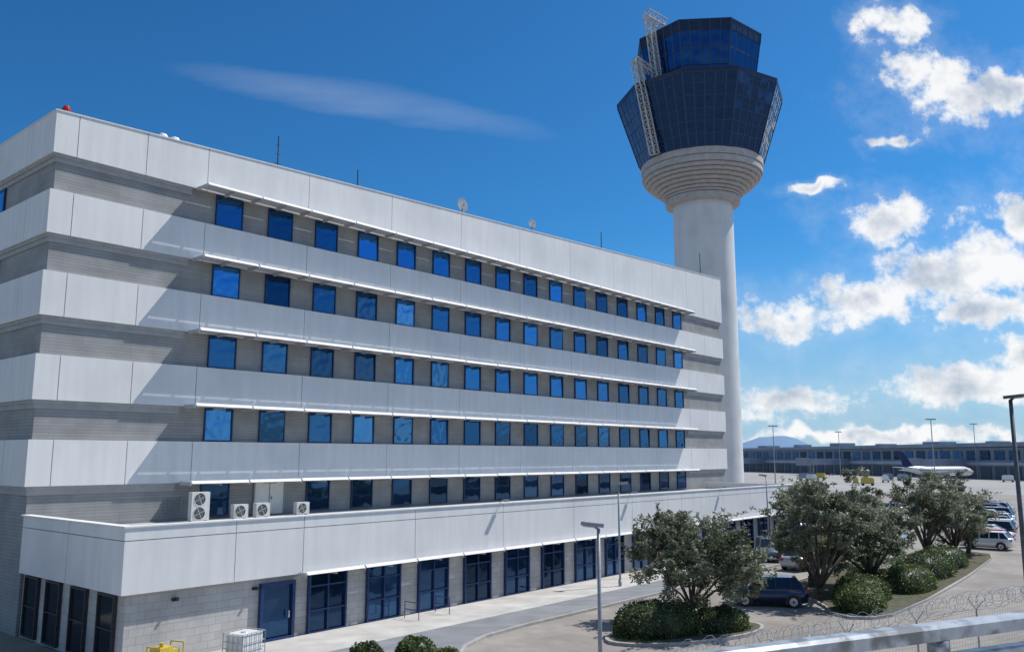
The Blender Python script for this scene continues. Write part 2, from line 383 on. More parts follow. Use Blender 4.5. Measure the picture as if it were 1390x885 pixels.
SF=frame_mesh(1.45,2.6,1,2,t=.08,d=.15,mat=M['black']); SP=pane_mesh(1.45,2.6,glassmat('side_glass',(.015,.025,.04),.3,.1,0))
for y in(33.9,36.4,38.9,41.2):
    window(A,SF,SP,(PW-.004,y-PY0,.12),math.radians(-90))
sunshade(A,23.2-PX0,79.9-PX0,.6,-.004,2.86,'canopy',hgt=.08)
mb=MB(); mb.box(-.12,.12,-.16,0,0,.12); mb.box(-.05,.05,-.3,-.16,.03,.09); wl=mb.mesh('wall_lamp',[M['black']])
for x in(17.6,21.2):
    tag(place('wall_lamp',wl,None,(x,PY0+PW-.004,2.35)),'small dark wall lamp fixed to block wall','wall lamp','lamps on the annex wall')
def floodlamp(x,i):
    e=thing('flood_lamp','small flood lamp on parapet edge','flood lamp',(x,PY0+.1,5.37),0,'flood lamps on the parapet')
    mb=MB(); mb.bar((0,0,0),(0,-.35,.14),.025); place('bracket',mb.mesh('bracket',[M['metal']]),e)
    mb=MB(); mb.box(-.14,.14,-.62,-.34,.06,.18); place('lamp_head',mb.mesh('lamp_head',[M['greypost']]),e)
for i,x in enumerate((36.8,50.4,64)): floodlamp(x,i)

def ac(x,y,w,h,fans,label):
    e=thing('air_conditioner',label,'air conditioner',(x,y,4.66),0,'air conditioners on the annex roof')
    mb=MB(); mb.box(-w/2,w/2,0,.34,.08,h); mb.box(-w/2+.05,-w/2+.12,.02,.32,0,.08); mb.box(w/2-.12,w/2-.05,.02,.32,0,.08)
    place('casing',mb.mesh('casing',[M['acgrey']]),e)
    for k in range(fans):
        zc=.08+(h-.08)*(k+.5)/fans; r=min(w*.36,(h-.08)/fans*.42)
        mb=MB(); 
        vs=[(0-.06*w+r*math.cos(t*math.pi/12),-.012,zc+r*math.sin(t*math.pi/12)) for t in range(24)]
        mb.add(vs,[tuple(range(24))],0)
        for rr in(.35,.65,1.0):
            for t in range(24):
                a=t*math.pi/12;b=(t+1)*math.pi/12
                mb.bar((-.06*w+r*rr*math.cos(a),-.03,zc+r*rr*math.sin(a)),(-.06*w+r*rr*math.cos(b),-.03,zc+r*rr*math.sin(b)),.007,1)
        for t in range(4):
            a=t*math.pi/2+.4; mb.bar((-.06*w,-.022,zc),(-.06*w+r*math.cos(a),-.022,zc+r*math.sin(a)),.012,1)
        place('fan',mb.mesh('fan',[M['black'],M['acgrey']]),e)
ac(23.15,40.7,1.0,1.5,2,'tall twin fan air conditioner standing on annex roof')
ac(25.5,40.7,.85,.78,1,'single fan air conditioner beside blue window')
ac(26.85,40.7,.85,.80,1,'single fan air conditioner beside service door')
ac(29.6,40.9,.85,.72,1,'single fan air conditioner alone on annex roof')

def mast(x,y,z,h,label,cross=True):
    e=thing('antenna',label,'antenna',(x,y,z),0,'antennas on the office roof')
    mb=MB(); mb.bar((0,0,0),(0,0,h),.04,n=6)
    if cross:
        for k in range(3): mb.bar((-.25+.05*k,0,h*(.55+.15*k)),(.25-.05*k,0,h*(.55+.15*k)),.02)
    place('mast',mb.mesh('mast',[M['black']]),e)
mast(28.7,43.6,23.8,3.9,'thin antenna with cross arms on roof')
mast(35,43.6,23.8,3.4,'plain short rod antenna on roof',False)
mast(64.1,43.6,23.8,5.0,'plain thin rod antenna on roof',False)
mast(84.3,44,23.8,6.8,'tall antenna with cross arms on roof')
e=thing('warning_light','red obstruction light on roof corner','warning light',(15.95,42.9,24.0))
mb=MB(); mb.bar((0,0,-.2),(0,0,.85),.06,n=8); place('post',mb.mesh('post',[M['greypost']]),e)
mb=MB(); mb.lathe([(.2,.85),(.22,.95),(.2,1.15),(.1,1.3),(.02,1.34)],12); place('lamp',mb.mesh('lamp',[M['red']]),e)
def dome(x,y):
    e=thing('roof_sensor','small white domed sensor on roof','sensor',(x,y,23.8),0,'domed sensors on the roof')
    mb=MB(); mb.bar((0,0,0),(0,0,1.45),.05,n=6); place('post',mb.mesh('post',[M['greypost']]),e)
    mb=MB(); mb.lathe([(.28,1.45),(.3,1.55),(.22,1.7),(.05,1.78)],12); place('cap',mb.mesh('cap',[M['shade']]),e)
dome(21.2,43.4); dome(21.9,43.4)
def dish(x,y,z,s,label):
    e=thing('satellite_dish',label,'satellite dish',(x,y,23.8),math.radians(20),'dishes on the office roof')
    h=z-23.8
    mb=MB(); mb.bar((0,0,0),(0,0,h),.05,n=6); mb.bar((0,0,h),(-s*.5,-s*.4,h+s*.1),.03); place('mast',mb.mesh('mast',[M['greypost']]),e)
    mb=MB(); mb.lathe([(s*.08,-.18),(s*.3,-.12),(s*.42,-.03),(s*.5,.06),(s*.47,.07),(s*.3,-.04),(.02,-.09)],16)
    place('reflector',mb.mesh('reflector',[M['shade']]),e,(0,0,h+s*.2),(math.radians(65),0,math.radians(60)))
    mb=MB(); mb.box(s*.2,s*.6,-.15,.15,h-.1,h-.1+s*.5); place('radio_unit',mb.mesh('radio_unit',[M['greypost']]),e)
dish(45,43.4,26.8,1.1,'white satellite dish with grey box on roof')
dish(53.5,43.4,27.2,.8,'small white satellite dish on roof')

# ------------------------------------------------------------------ control tower
TX,TY=99.1,51.05
T=thing('control_tower','tall white airport control tower with dark blue glass cab','control tower',(TX,TY,0))
mb=MB(); mb.lathe([(4.4,0),(4.4,.5),(3.9,.55)]+[(3.9,z) for z in range(4,41,4)]+[(3.9,41.3)],64)
place('shaft',mb.mesh('shaft',[M['twhite']],True),T)
prof=[(4.0,40.75)]
z=40.8
for r,h in((4.85,.85),(5.0,.35),(5.3,.40),(5.75,.42),(6.3,.42),(6.85,.42),(7.3,.42),(7.65,.5),(7.9,.85),(8.0,.95)):
    prof+=[(r-.08,z),(r,z+.05),(r,z+h-.10),(r-.22,z+h-.07),(r-.22,z+h)]; z+=h
prof.append((7.5,z+.02)); CT=z+.02
nn=120
def fl(k,i):
    if 11<=k<=35: return 1.0 if (i%4) else .985
    return 1.0
mb=MB(); mb.lathe(prof,nn,fn=fl); place('collar',mb.mesh('collar',[M['tbeige']]),T)
phi0=math.atan2(-TY,-TX)+math.radians(8)
def octa(r,z,k,N=8):
    R=r/math.cos(math.pi/N); a=phi0+math.pi/N+k*2*math.pi/N
    return Vector((R*math.cos(a),R*math.sin(a),z))
rt=random.Random(5)
def oct_tier(levels,cols,glass,framem,name,rows,N=8,parent=None):
    (r0,z0),(r1,z1)=levels
    mb=MB()
    mb.add([octa(r0,z0,k,N) for k in range(N)]+[octa(r1,z1,k,N) for k in range(N)],
        [tuple(range(N-1,-1,-1)),tuple(range(N,2*N))]+[(k,(k+1)%N,(k+1)%N+N,k+N) for k in range(N)])
    if rows:
        for k in range(N):
            a0,a1,b0,b1=octa(r0,z0,k,N),octa(r0,z0,k+1,N),octa(r1,z1,k,N),octa(r1,z1,k+1,N)
            nrm=((a1-a0).cross(b0-a0)).normalized()
            if nrm.dot((a0+a1+b0)/3-Vector((0,0,(z0+z1)/2)))<0: nrm=-nrm
            rw=sorted(set([0]+list(rows)+[1]))
            for c in range(cols):
                for ra,rb in zip(rw[:-1],rw[1:]):
                    q=[]; tx,tz=rt.uniform(-.014,.014),rt.uniform(-.014,.014)
                    for (t,s_,u,w) in((c/cols,ra,-1,-1),((c+1)/cols,ra,1,-1),((c+1)/cols,rb,1,1),(c/cols,rb,-1,1)):
                        q.append(a0.lerp(a1,t).lerp(b0.lerp(b1,t),s_)+nrm*(.035+tx*u+tz*w))
                    mb.add(q,[(0,1,2,3)])
    g=place(name,mb.mesh(name,[glass]),T)
    if not rows: return g
    fb=MB()
    for k in range(N):
        a0,a1,b0,b1=octa(r0,z0,k,N),octa(r0,z0,k+1,N),octa(r1,z1,k,N),octa(r1,z1,k+1,N)
        for c in range(cols):
            t=c/cols
            fb.bar(a0.lerp(a1,t),b0.lerp(b1,t),.12 if c==0 else .085)
        for r in rows:
            fb.bar(a0.lerp(b0,r),a1.lerp(b1,r),.085)
    place('mullions',fb.mesh('mullions',[framem]),g)
    return g
oct_tier([(7.8,CT),(10.45,55.0)],5,M['tglass'],M['tframe'],'glazing',[0,.17,.34,.51,.68,.85,1],10)
oct_tier([(10.5,55.004),(10.6,55.5)],1,M['tdark'],M['tdark'],'terrace_edge',[],10)
oct_tier([(6.8,55.504),(7.1,57.5)],5,M['tglass'],M['tframe'],'glazing',[1])
oct_tier([(7.1,57.504),(7.75,61.9)],5,M['tglass2'],M['tframe'],'glazing',[0,.5,1])
oct_tier([(7.8,61.904),(7.95,63.3)],5,M['tdark'],M['tframe'],'roof_edge',[1])
oct_tier([(6.2,63.304),(6.0,63.7)],1,M['tdark'],M['tdark'],'roof',[])
rad=lambda ang: Vector((math.cos(ang),math.sin(ang),0))
dl=rad(phi0-math.radians(49))
tl=Vector((-dl.y,dl.x,0))
def lattice(p,q,w,nseg):
    fb=MB(); d=(q-p); n=d.normalized(); s1=tl*w; s2=n.cross(tl).normalized()*w
    cs=[s1+s2,s1-s2,-s1-s2,-s1+s2]
    for c in cs: fb.bar(p+c,q+c,.09)
    for i in range(nseg):
        a=p+d*(i/nseg); b=p+d*((i+1)/nseg)
        for j in range(4):
            fb.bar(a+cs[j],b+cs[(j+1)%4],.045); fb.bar(a+cs[j],a+cs[(j+1)%4],.05)
    return fb
lm=noisy('white_lattice_steel',(.46,.45,.44),(.60,.59,.57),5,.5)
V=lambda z: Vector((0,0,z))
fb=lattice(dl*8.8+V(46.2),dl*11.9+V(58.2),.42,11)
fb.join(lattice(dl*11.9+V(58.2),dl*8.8+V(57.4),.35,3))
place('lattice_ladder',fb.mesh('lattice_ladder',[lm]),T)
fb=lattice(dl*7.9+V(56.4),dl*9.2+V(65.0),.42,8)
fb.join(lattice(dl*9.7+V(65.2),dl*6.2+V(64.8),.55,4))
fb.bar(dl*6.4+V(63.2),dl*6.4+V(65),.2)
place('lattice_ladder',fb.mesh('lattice_ladder',[lm]),T)
fb=MB()
for (x,y,h) in((2,-3,2.2),(-3,1,1.4),(4,-4,1.6),(-1,-4.5,1.0),(1,4,2.4)): fb.bar((x,y,63.6),(x,y,63.7+h),.07,n=6)
fb.box(-2.2,-1.2,-3.4,-2.6,63.7,64.5)
place('roof_antennas',fb.mesh('roof_antennas',[M['black']]),T)
fb=MB(); fb.lathe([(.3,64.5),(.35,64.8),(.2,65.2),(.02,65.3)],10,c=(-1.7,-3.0)); place('beacon',fb.mesh('beacon',[M['red']]),T)

# ------------------------------------------------------------------ lamps
def street_lamp(x,y,h,az,label,r=.07,mat=None,arm=.9):
    mat=mat or M['greypost']
    e=thing('street_lamp',label,'street lamp',(x,y,0),az,'street lamps around the car park')
    mb=MB(); mb.bar((0,0,0),(0,0,.5),r*1.5,n=10); mb.bar((0,0,.5),(0,0,h),r,n=10,w2=r*.7)
    mb.bar((0,0,h-.02),(arm,0,h+.10),r*.5,n=8)
    place('pole',mb.mesh('pole',[mat],True),e)
    mb=MB()
    pts=[(-.1,-.08),(.2,-.15),(.42,-.16),(.54,-.1),(.57,0),(.54,.1),(.42,.16),(.2,.15),(-.1,.08)]
    mb.prism(pts,-.03,.08); 
    hd=place('lamp_head',mb.mesh('lamp_head',[mat]),e,((arm-.25),0,h+.07),(0,math.radians(-6),0))
    mb=MB(); mb.box(.15,.5,-.11,.11,-.06,-.033); place('lens',mb.mesh('lens',[M['lamp']]),hd)
camL=math.atan2(.761,-.6487)
street_lamp(20.82,14.43,5.9,camL,'grey street lamp with single flat head near kerb',arm=.2)
street_lamp(44.8,29.5,6.2,camL+math.pi,'grey street lamp on the pavement by annex',arm=.3)
street_lamp(67.3,29.8,6.3,camL,'grey street lamp beside annex glazing',arm=.3)
street_lamp(33.2,5.76,9.9,camL+math.pi,'tall dark street lamp beside wire fence',r=.09,mat=noisy('dark_post',(.06,.07,.08),(.1,.11,.12),6,.5),arm=.15)
def wpt(right,fwd): return (.6487*right+.761*fwd, -.761*right+.6487*fwd)
for gx,f,h in((.308,235,16),(.385,330,17),(.495,215,17),(.545,300,19)):
    x,y=wpt(gx*f,f)
    e=thing('apron_mast','tall thin apron floodlight mast','light mast',(x,y,0),0,'apron light masts')
    mb=MB(); mb.bar((0,0,0),(0,0,h),.16,n=8,w2=.10); place('pole',mb.mesh('pole',[M['greypost']]),e)
    mb=MB(); mb.box(-1.2,1.2,-.3,.3,h,h+.3); place('lamp_head',mb.mesh('lamp_head',[M['greypost']]),e,(0,0,0),(0,0,math.radians(-50)))

# ------------------------------------------------------------------ trees
def leafquads(P,size,rng,asp=.42):
    n=len(P)
    a=rng.normal(size=(n,3)); a[:,2]*=.7; a/=np.linalg.norm(a,axis=1)[:,None]
    b=np.cross(a,rng.normal(size=(n,3))); b/=np.linalg.norm(b,axis=1)[:,None]
    s=size*(.6+.8*rng.random(n))[:,None]
    return np.stack([P-a*s,P+b*s*asp,P+a*s,P-b*s*asp],1).reshape(-1,3)
def leaf_mesh(name,v,n,mats,idx):
    me=bpy.data.meshes.new(name); f=np.arange(n*4).reshape(n,4)
    me.from_pydata(v.tolist(),[],f.tolist())
    for m in mats: me.materials.append(m)
    me.polygons.foreach_set('material_index',idx); me.update(); return me
def tree(x,y,h,rx,z0,seed,label,nc=90,nper=120):
    rng=np.random.default_rng(seed)
    e=thing('olive_tree',label,'tree',(x,y,.12),0,'olive trees in planting beds')
    cz=z0+(h-z0)*.45; rzu=h-cz; rzd=cz-z0
    nl=9
    lobes=[]
    for i in range(nl):
        a=2*math.pi*i/nl+rng.normal()*.3; q=rx*rng.uniform(.35,.68)
        lobes.append((q*math.cos(a),q*math.sin(a),cz+rng.uniform(-.6,.6)*rzd))
    lobes.append((rng.normal()*.2,rng.normal()*.2,cz+rzu*.6))
    lr=[rx*rng.uniform(.30,.48) for _ in lobes]
    C=[];R=[]
    while len(C)<nc:
        k=rng.integers(len(lobes)); l=lobes[k]
        d=rng.normal(size=3); d/=np.linalg.norm(d); q=rng.random()**.35
        p=np.array(l)+d*q*lr[k]*np.array([1,1,.85])
        if p[2]>z0 and p[2]<h: C.append(p); R.append(rng.uniform(.20,.48)*(rx/2.9)**.5)
    P=[]
    for c,r in zip(C,R):
        d=rng.normal(size=(nper,3)); d/=np.linalg.norm(d,axis=1)[:,None]
        rr=r*(rng.random(nper)**.5)[:,None]; P.append(c+d*rr*np.array([1,1,.85]))
        m=24; dd=rng.normal(size=3); dd[2]=abs(dd[2])*.6; dd/=np.linalg.norm(dd)
        t=np.linspace(.3,1.0,m)[:,None]; P.append(c+dd*t*r*2.6+rng.normal(size=(m,3))*.05)
    per=nper+24
    P=np.concatenate(P); n=len(P)
    v=leafquads(P,.105,rng,.38)
    ci=(np.repeat(rng.random(nc)<.30,per)^(rng.random(n)<.15)).astype(int)
    place('crown',leaf_mesh('crown',v,n,[M['leafA'],M['leafD']],ci.tolist()),e)
    mb=MB(); fork=Vector((rng.normal()*.12,rng.normal()*.12,max(.6,z0*.7)))
    mb.bar((0,0,-.1),tuple(fork*.5),.17*h/5,n=9,w2=.14*h/5); mb.bar(tuple(fork*.5),tuple(fork),.14*h/5,n=9,w2=.12*h/5)
    for i in range(len(lobes)):
        t=Vector(lobes[i]); mid=fork.lerp(t,.5)+Vector((rng.normal()*.12,rng.normal()*.12,.1))
        mb.bar(tuple(fork),tuple(mid),.075*h/5,n=6,w2=.05*h/5); mb.bar(tuple(mid),tuple(t),.05*h/5,n=6,w2=.025)
        for j in range(3):
            c=Vector(C[rng.integers(nc)].tolist())
            if (c-t).length<rx*.8: mb.bar(tuple(mid.lerp(t,.6)),tuple(c),.025,n=4,w2=.01)
    place('trunk',mb.mesh('trunk',[M['bark']],True),e)
tree(37.6,20.6,5.25,4.1,.8,11,'round grey green olive tree above clipped bush',165,145)
tree(48.0,18.4,7.0,3.3,.6,12,'tall grey green olive tree beside dark parked car',135,130)
tree(52.4,20.6,7.0,2.9,.7,13,'grey green olive tree in long planting bed',100,115)
tree(54.6,17.8,7.5,3.2,.6,14,'tall olive tree with uneven crown in planting bed',125,120)
tree(71.2,18.8,7.0,3.3,.6,15,'grey green olive tree behind clipped hedge',100,110)
tree(74.9,17.8,7.6,3.7,.6,16,'olive tree with dense crown near parked cars',115,110)
tree(78.2,17.6,6.4,2.7,.6,17,'small olive tree at end of planting bed',75,110)
tree(66,22.2,5.8,2.3,.8,18,'small olive tree at back of planting bed',60,100)
def bush(x,y,rx,ry,h,rot,seed,label,dark=False,n=4200,name='clipped_hedge',cat='hedge',size=.05):
    rng=np.random.default_rng(seed)
    e=thing(name,label,cat,(x,y,.12),rot,'clipped shrubs in planting beds')
    d=rng.normal(size=(n,3)); d[:,2]=np.abs(d[:,2]); d/=np.linalg.norm(d,axis=1)[:,None]
    ph=rng.random(6)*6
    t=np.arctan2(d[:,1],d[:,0]); rad_=1+.035*np.sin(3*t+ph[0])+.03*np.sin(5*t+ph[1]+4*d[:,2])+.025*np.sin(9*t+ph[2]+7*d[:,2])
    e4=2.8
    k=(np.abs(d[:,0])**e4+np.abs(d[:,1])**e4+np.abs(d[:,2])**e4)**(-1/e4)
    p=d*k[:,None]*rad_[:,None]*(1-.07*rng.random(n)**2+.028*rng.normal(size=n))[:,None]
    P=p*np.array([rx,ry,h])*.95; P[:,2]=np.abs(P[:,2])
    v=leafquads(P,size,rng,.6)
    idx=(rng.random(n)<(.62 if dark else .3)).astype(int)
    place('foliage',leaf_mesh('foliage',v,n,[M['hedge'],M['hedgeD']],idx.tolist()),e)
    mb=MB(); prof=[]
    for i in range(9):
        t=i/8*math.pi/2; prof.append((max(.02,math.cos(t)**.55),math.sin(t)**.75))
    mb.lathe([(r*.88,z*.88) for r,z in prof],24); o=place('dark_core',mb.mesh('dark_core',[M['hedgeD']],True),e); o.scale=(rx,ry,h)  # solid dark core filling the bush behind its leaf shell
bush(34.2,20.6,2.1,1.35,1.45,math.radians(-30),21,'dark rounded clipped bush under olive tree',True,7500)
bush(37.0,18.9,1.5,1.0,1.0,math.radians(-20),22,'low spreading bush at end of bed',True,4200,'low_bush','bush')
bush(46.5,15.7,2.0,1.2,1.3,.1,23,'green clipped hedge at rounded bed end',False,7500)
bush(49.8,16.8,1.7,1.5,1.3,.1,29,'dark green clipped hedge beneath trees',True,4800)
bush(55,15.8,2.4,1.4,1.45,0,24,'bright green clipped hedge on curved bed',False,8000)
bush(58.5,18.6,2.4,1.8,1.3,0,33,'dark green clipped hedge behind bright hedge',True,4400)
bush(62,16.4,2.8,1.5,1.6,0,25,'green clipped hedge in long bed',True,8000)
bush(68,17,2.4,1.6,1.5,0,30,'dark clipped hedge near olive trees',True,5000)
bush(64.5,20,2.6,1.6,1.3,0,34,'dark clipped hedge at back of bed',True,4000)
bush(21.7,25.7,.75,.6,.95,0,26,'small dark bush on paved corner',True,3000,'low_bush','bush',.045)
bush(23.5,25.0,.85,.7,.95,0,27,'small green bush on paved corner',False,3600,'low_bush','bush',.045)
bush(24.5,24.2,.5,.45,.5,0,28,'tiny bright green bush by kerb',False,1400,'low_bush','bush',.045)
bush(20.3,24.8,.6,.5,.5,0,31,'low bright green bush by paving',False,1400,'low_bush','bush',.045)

# ------------------------------------------------------------------ cars
def car_templates(col,kind):
    paint,nt,b=newmat('car_paint'); b.inputs['Base Color'].default_value=(*col,1); b.inputs['Metallic'].default_value=.35; b.inputs['Roughness'].default_value=.3; b.inputs['Coat Weight'].default_value=1.0; b.inputs['Coat Roughness'].default_value=.04
    n=nt.nodes.new('ShaderNodeTexNoise'); n.inputs['Scale'].default_value=3
    mr=nt.nodes.new('ShaderNodeMapRange'); mr.inputs[3].default_value=.25; mr.inputs[4].default_value=.42
    nt.links.new(n.outputs['Fac'],mr.inputs[0]); nt.links.new(mr.outputs[0],b.inputs['Roughness'])
    hh={'hatch':.06,'suv':.22,'sedan':0}[kind]; L=1.0 if kind!='hatch' else .93
    st=[(-2.2,.42,.74,.70),(-2.13,.30,.92,.80),(-1.75,.24,.99,.86),(-1.0,.2,.97,.885),(0,.19,.94,.89),(.9,.2,.93,.89),(1.3,.2,.90,.88),(1.8,.22,.82,.85),(2.1,.28,.70,.78),(2.2,.38,.58,.68)]
    mb=MB(); vs=[];fs=[]
    for (x,zb,zt,w) in st:
        zt+=hh; x*=L
        ring=[(-w*.86,zb),(-w*.98,zb+.1),(-w,zb+(zt-zb)*.5),(-w*.96,zt-.12),(-w*.84,zt),(0,zt+.025),(w*.84,zt),(w*.96,zt-.12),(w,zb+(zt-zb)*.5),(w*.98,zb+.1),(w*.86,zb)]
        vs+=[(x,a,z) for a,z in ring]
    k=11
    for i in range(len(st)-1):
        for j in range(k):
            fs.append((i*k+j,i*k+(j+1)%k,(i+1)*k+(j+1)%k,(i+1)*k+j))
    fs.append(tuple(range(k))[::-1]); fs.append(tuple(range((len(st)-1)*k,len(st)*k)))
    fs=[tuple(reversed(f)) for f in fs]
    mb.add(vs,fs)
    parts=[('body',mb.mesh('body',[paint],True),None)]
    xb,xt0,xt1,xf={'hatch':(-1.98,-1.55,.3,1.15),'suv':(-2.05,-1.75,.3,1.1),'sedan':(-1.8,-1.05,.3,1.1)}[kind]
    xb*=L;xt0*=L
    zb=.93+hh; zt=1.40+hh*1.3
    def frust(m,z0,z1,a0,a1,b0,b1,w0,w1,mi=0):
        m.add([(a0,-w0,z0),(a1,-w0,z0),(a1,w0,z0),(a0,w0,z0),(b0,-w1,z1),(b1,-w1,z1),(b1,w1,z1),(b0,w1,z1)],[(0,3,2,1),(4,5,6,7),(0,1,5,4),(1,2,6,5),(2,3,7,6),(3,0,4,7)],mi)
    mb=MB(); frust(mb,zb-.03,zt,xb,xf,xt0,xt1,.79,.62); parts.append(('window',mb.mesh('car_window',[M['carglass']]),None))
    mb=MB(); frust(mb,zt,zt+.06,xt0-.04,xt1+.04,xt0+.12,xt1-.15,.63,.52)
    for s_ in(-1,1):
        for (p,q) in(((xb,s_*.79,zb-.03),(xt0,s_*.62,zt+.01)),((xf,s_*.79,zb-.03),(xt1,s_*.62,zt+.01)),((-.35,s_*.8,zb-.03),(-.35,s_*.63,zt+.01)),((.0-1.2*L,s_*.8,zb-.03),(-1.15*L,s_*.63,zt+.01))):
            if kind=='sedan' and q[0]<-1.1: continue
            mb.bar(p,q,.05)
        mb.box(.75,.92,s_*.86-.09,s_*.86+.09,zb+.0,zb+.13)
    parts.append(('roof',mb.mesh('car_roof',[paint]),None))
    mb=MB()
    n=20
    for (r,y0,y1,mi) in((.325,-.1,.1,0),(.21,-.108,.108,1),(.06,-.114,.114,0)):
        mb.add([(r*math.cos(t*2*math.pi/n),y0,r*math.sin(t*2*math.pi/n)) for t in range(n)]+[(r*math.cos(t*2*math.pi/n),y1,r*math.sin(t*2*math.pi/n)) for t in range(n)],
          [tuple(range(n)),tuple(range(2*n-1,n-1,-1))]+[(i,i+n,(i+1)%n+n,(i+1)%n) for i in range(n)],mi)
    wm=mb.mesh('wheel',[M['tyre'],M['metal']])
    mb=MB(); mb.add([(.40*math.cos(t*math.pi/n),0,.005+.40*math.sin(t*math.pi/n)) for t in range(n+1)]+[(-.4,0,-.13),(.4,0,-.13)],[tuple(range(n+3))])
    am=mb.mesh('wheel_arch',[M['black']])
    for sx in(-1.32*L,1.36*L):
        for sy in(-1,1):
            parts.append(('wheel',wm,(sx,sy*.80,.325))); parts.append(('wheel_arch',am,(sx,sy*.893,.325)))
    mb=MB(); mb.box(-.18,.06,-.16,.16,-.06,.07); hm=mb.mesh('headlight',[M['lamp']])
    for sy in(-.6,.6): parts.append(('headlight',hm,(2.13*L,sy,.62+hh)))
    mb=MB(); mb.box(-.04,.14,-.12,.12,-.09,.09); tm=mb.mesh('tail_light',[M['taill']])
    for sy in(-.66,.66): parts.append(('tail_light',tm,(-2.17*L,sy,.80+hh)))
    mb=MB(); mb.box(2.1*L,2.215*L,-.5,.5,.36+hh*.5,.5+hh*.5); parts.append(('grille',mb.mesh('grille',[M['black']]),None))
    mb=MB(); mb.box(2.2*L,2.235*L,-.26,.26,.40,.51); parts.append(('licence_plate',mb.mesh('licence_plate',[M['paint']]),None))
    return parts
CARS=[('white',(.75,.75,.74),'hatch'),('silver',(.42,.43,.45),'sedan'),('dark blue',(.008,.018,.06),'hatch'),('black',(.015,.015,.018),'suv'),('red',(.38,.015,.015),'hatch'),('grey',(.14,.15,.16),'suv'),('white',(.72,.72,.72),'suv'),('blue',(.03,.12,.38),'hatch')]
TPL=[car_templates(c[1],c[2]) for c in CARS]
kn={'hatch':'hatchback','suv':'sport utility car','sedan':'saloon car'}
def put_car(i,x,y,rz,where,group,full=True,z=0.004):
    e=thing('parked_car','%s %s parked %s'%(CARS[i][0],kn[CARS[i][2]],where),'car',(x,y,z),rz,group)
    for (n,me,loc) in TPL[i]:
        if not full and n in('headlight','licence_plate','tail_light','grille','wheel_arch'): continue
        place(n,me,e,loc or (0,0,0))
put_car(2,45.2,20.2,math.radians(118),'beside the olive trees','cars parked by the annex')
put_car(5,63.6,28.2,math.radians(-150),'at an angle outside the annex','cars parked by the annex')
put_car(7,50.2,24.0,math.radians(12),'behind the olive trees','cars parked by the annex')
put_car(3,71.5,28.6,math.radians(-92),'in a bay by the annex','cars parked by the annex')
put_car(1,74.2,28.5,math.radians(-90),'in a bay by the annex','cars parked by the annex')
put_car(6,76.9,28.7,math.radians(-90),'in a bay by the annex','cars parked by the annex')
k=0; seq=[0,4,1,0,3,6,1,5,2,4,0,6,1,3,7,0,5,1,4,2,0,1,0,5]
for x in np.arange(84.2,146,2.7):
    y=16.5+(x+.06-80)*.18
    put_car(seq[k%24],x,y+random.uniform(-.2,.2),math.radians(-90+random.choice((0,180))+random.uniform(-1.5,1.5)),'in the open car park row','cars parked in rows',k<12); k+=1
for x in np.arange(85.4,148,2.7):
    if random.random()<.2: continue
    put_car(random.randrange(8),x,38+random.uniform(-.2,.2),math.radians(-90+random.choice((0,180))),'in the open car park row','cars parked in rows',False)
for i,x in enumerate((61,67,72.6,83)):
    put_car([1,7,0,1][i],x,24.6,math.radians(2),'beside the planting bed','cars parked beside the planting bed')

# ------------------------------------------------------------------ terminal
tdir=Vector((-.530,-.848,0)); trot=math.atan2(-.848,-.530)
tpos=Vector((433,222,0))-tdir*160
TB=thing('terminal_building','long low grey blue airport terminal with rows of windows','terminal building',tuple(tpos),trot)
LEN=500
mb=MB(); mb.box(0,LEN,0,60,0,10.9); place('wall',mb.mesh('wall',[M['termwall']]),TB)
mb=MB(); mb.add([(-2,-2.5,10.4),(LEN+2,-2.5,11.4),(LEN+2,62,11.4),(-2,62,10.4),(-2,-2.5,11.0),(LEN+2,-2.5,13.2),(LEN+2,62,13.2),(-2,62,11.0)],[(0,3,2,1),(4,5,6,7),(0,1,5,4),(1,2,6,5),(2,3,7,6),(3,0,4,7)]); place('roof',mb.mesh('roof',[M['termroof']]),TB)
mb=MB(); mb.box(0,LEN,-.9,-.01,4.7,5.8); place('facade_band',mb.mesh('facade_band',[noisy('pale_band',(.44,.47,.52),(.52,.55,.6),.3,.7)]),TB)
mb=MB(); mb.box(-2.1,2.1,-.25,-.01,0,3.2); wm=mb.mesh('window',[M['dglass']])
mb=MB(); mb.box(-2.2,2.2,-.4,-.01,0,3.9); wm2=mb.mesh('window',[M['core']])
for i in range(82): place('window',wm,TB,(6+i*6.0,0,6.6))
for i in range(82): place('doorway',wm2,TB,(6+i*6.0,0,.2))
for i in range(16):
    hx=20+i*29+random.uniform(-5,5); w=random.uniform(3,9); zt_=11.0+2.2*hx/LEN
    o=MB(); o.box(-w/2,w/2,6,14,zt_-.3,zt_+random.uniform(.7,1.6)); place('rooftop_plant',o.mesh('rooftop_plant',[M['termroof']]),TB,(hx,0,0))
for i in range(3):
    p=tpos+tdir*(210+i*62)
    e=thing('passenger_bridge','grey boarding bridge projecting from the terminal','boarding bridge',(p.x,p.y,0),trot,'boarding bridges at the terminal')
    mb=MB(); mb.box(-1.6,1.6,-22,-2.6,4.2,6.8); place('tunnel',mb.mesh('tunnel',[M['termroof']]),e)
    mb=MB(); mb.box(-2.3,2.3,-26,-22.02,3.9,7.1); place('cab',mb.mesh('cab',[M['termwall']]),e)
    mb=MB(); mb.box(-1.2,-.8,-20,-19.6,0,4.2); mb.box(.8,1.2,-20,-19.6,0,4.2); mb.bar((-1,-19.8,1),(1,-19.8,1),.2); place('support_leg',mb.mesh('support_leg',[M['greypost']]),e)
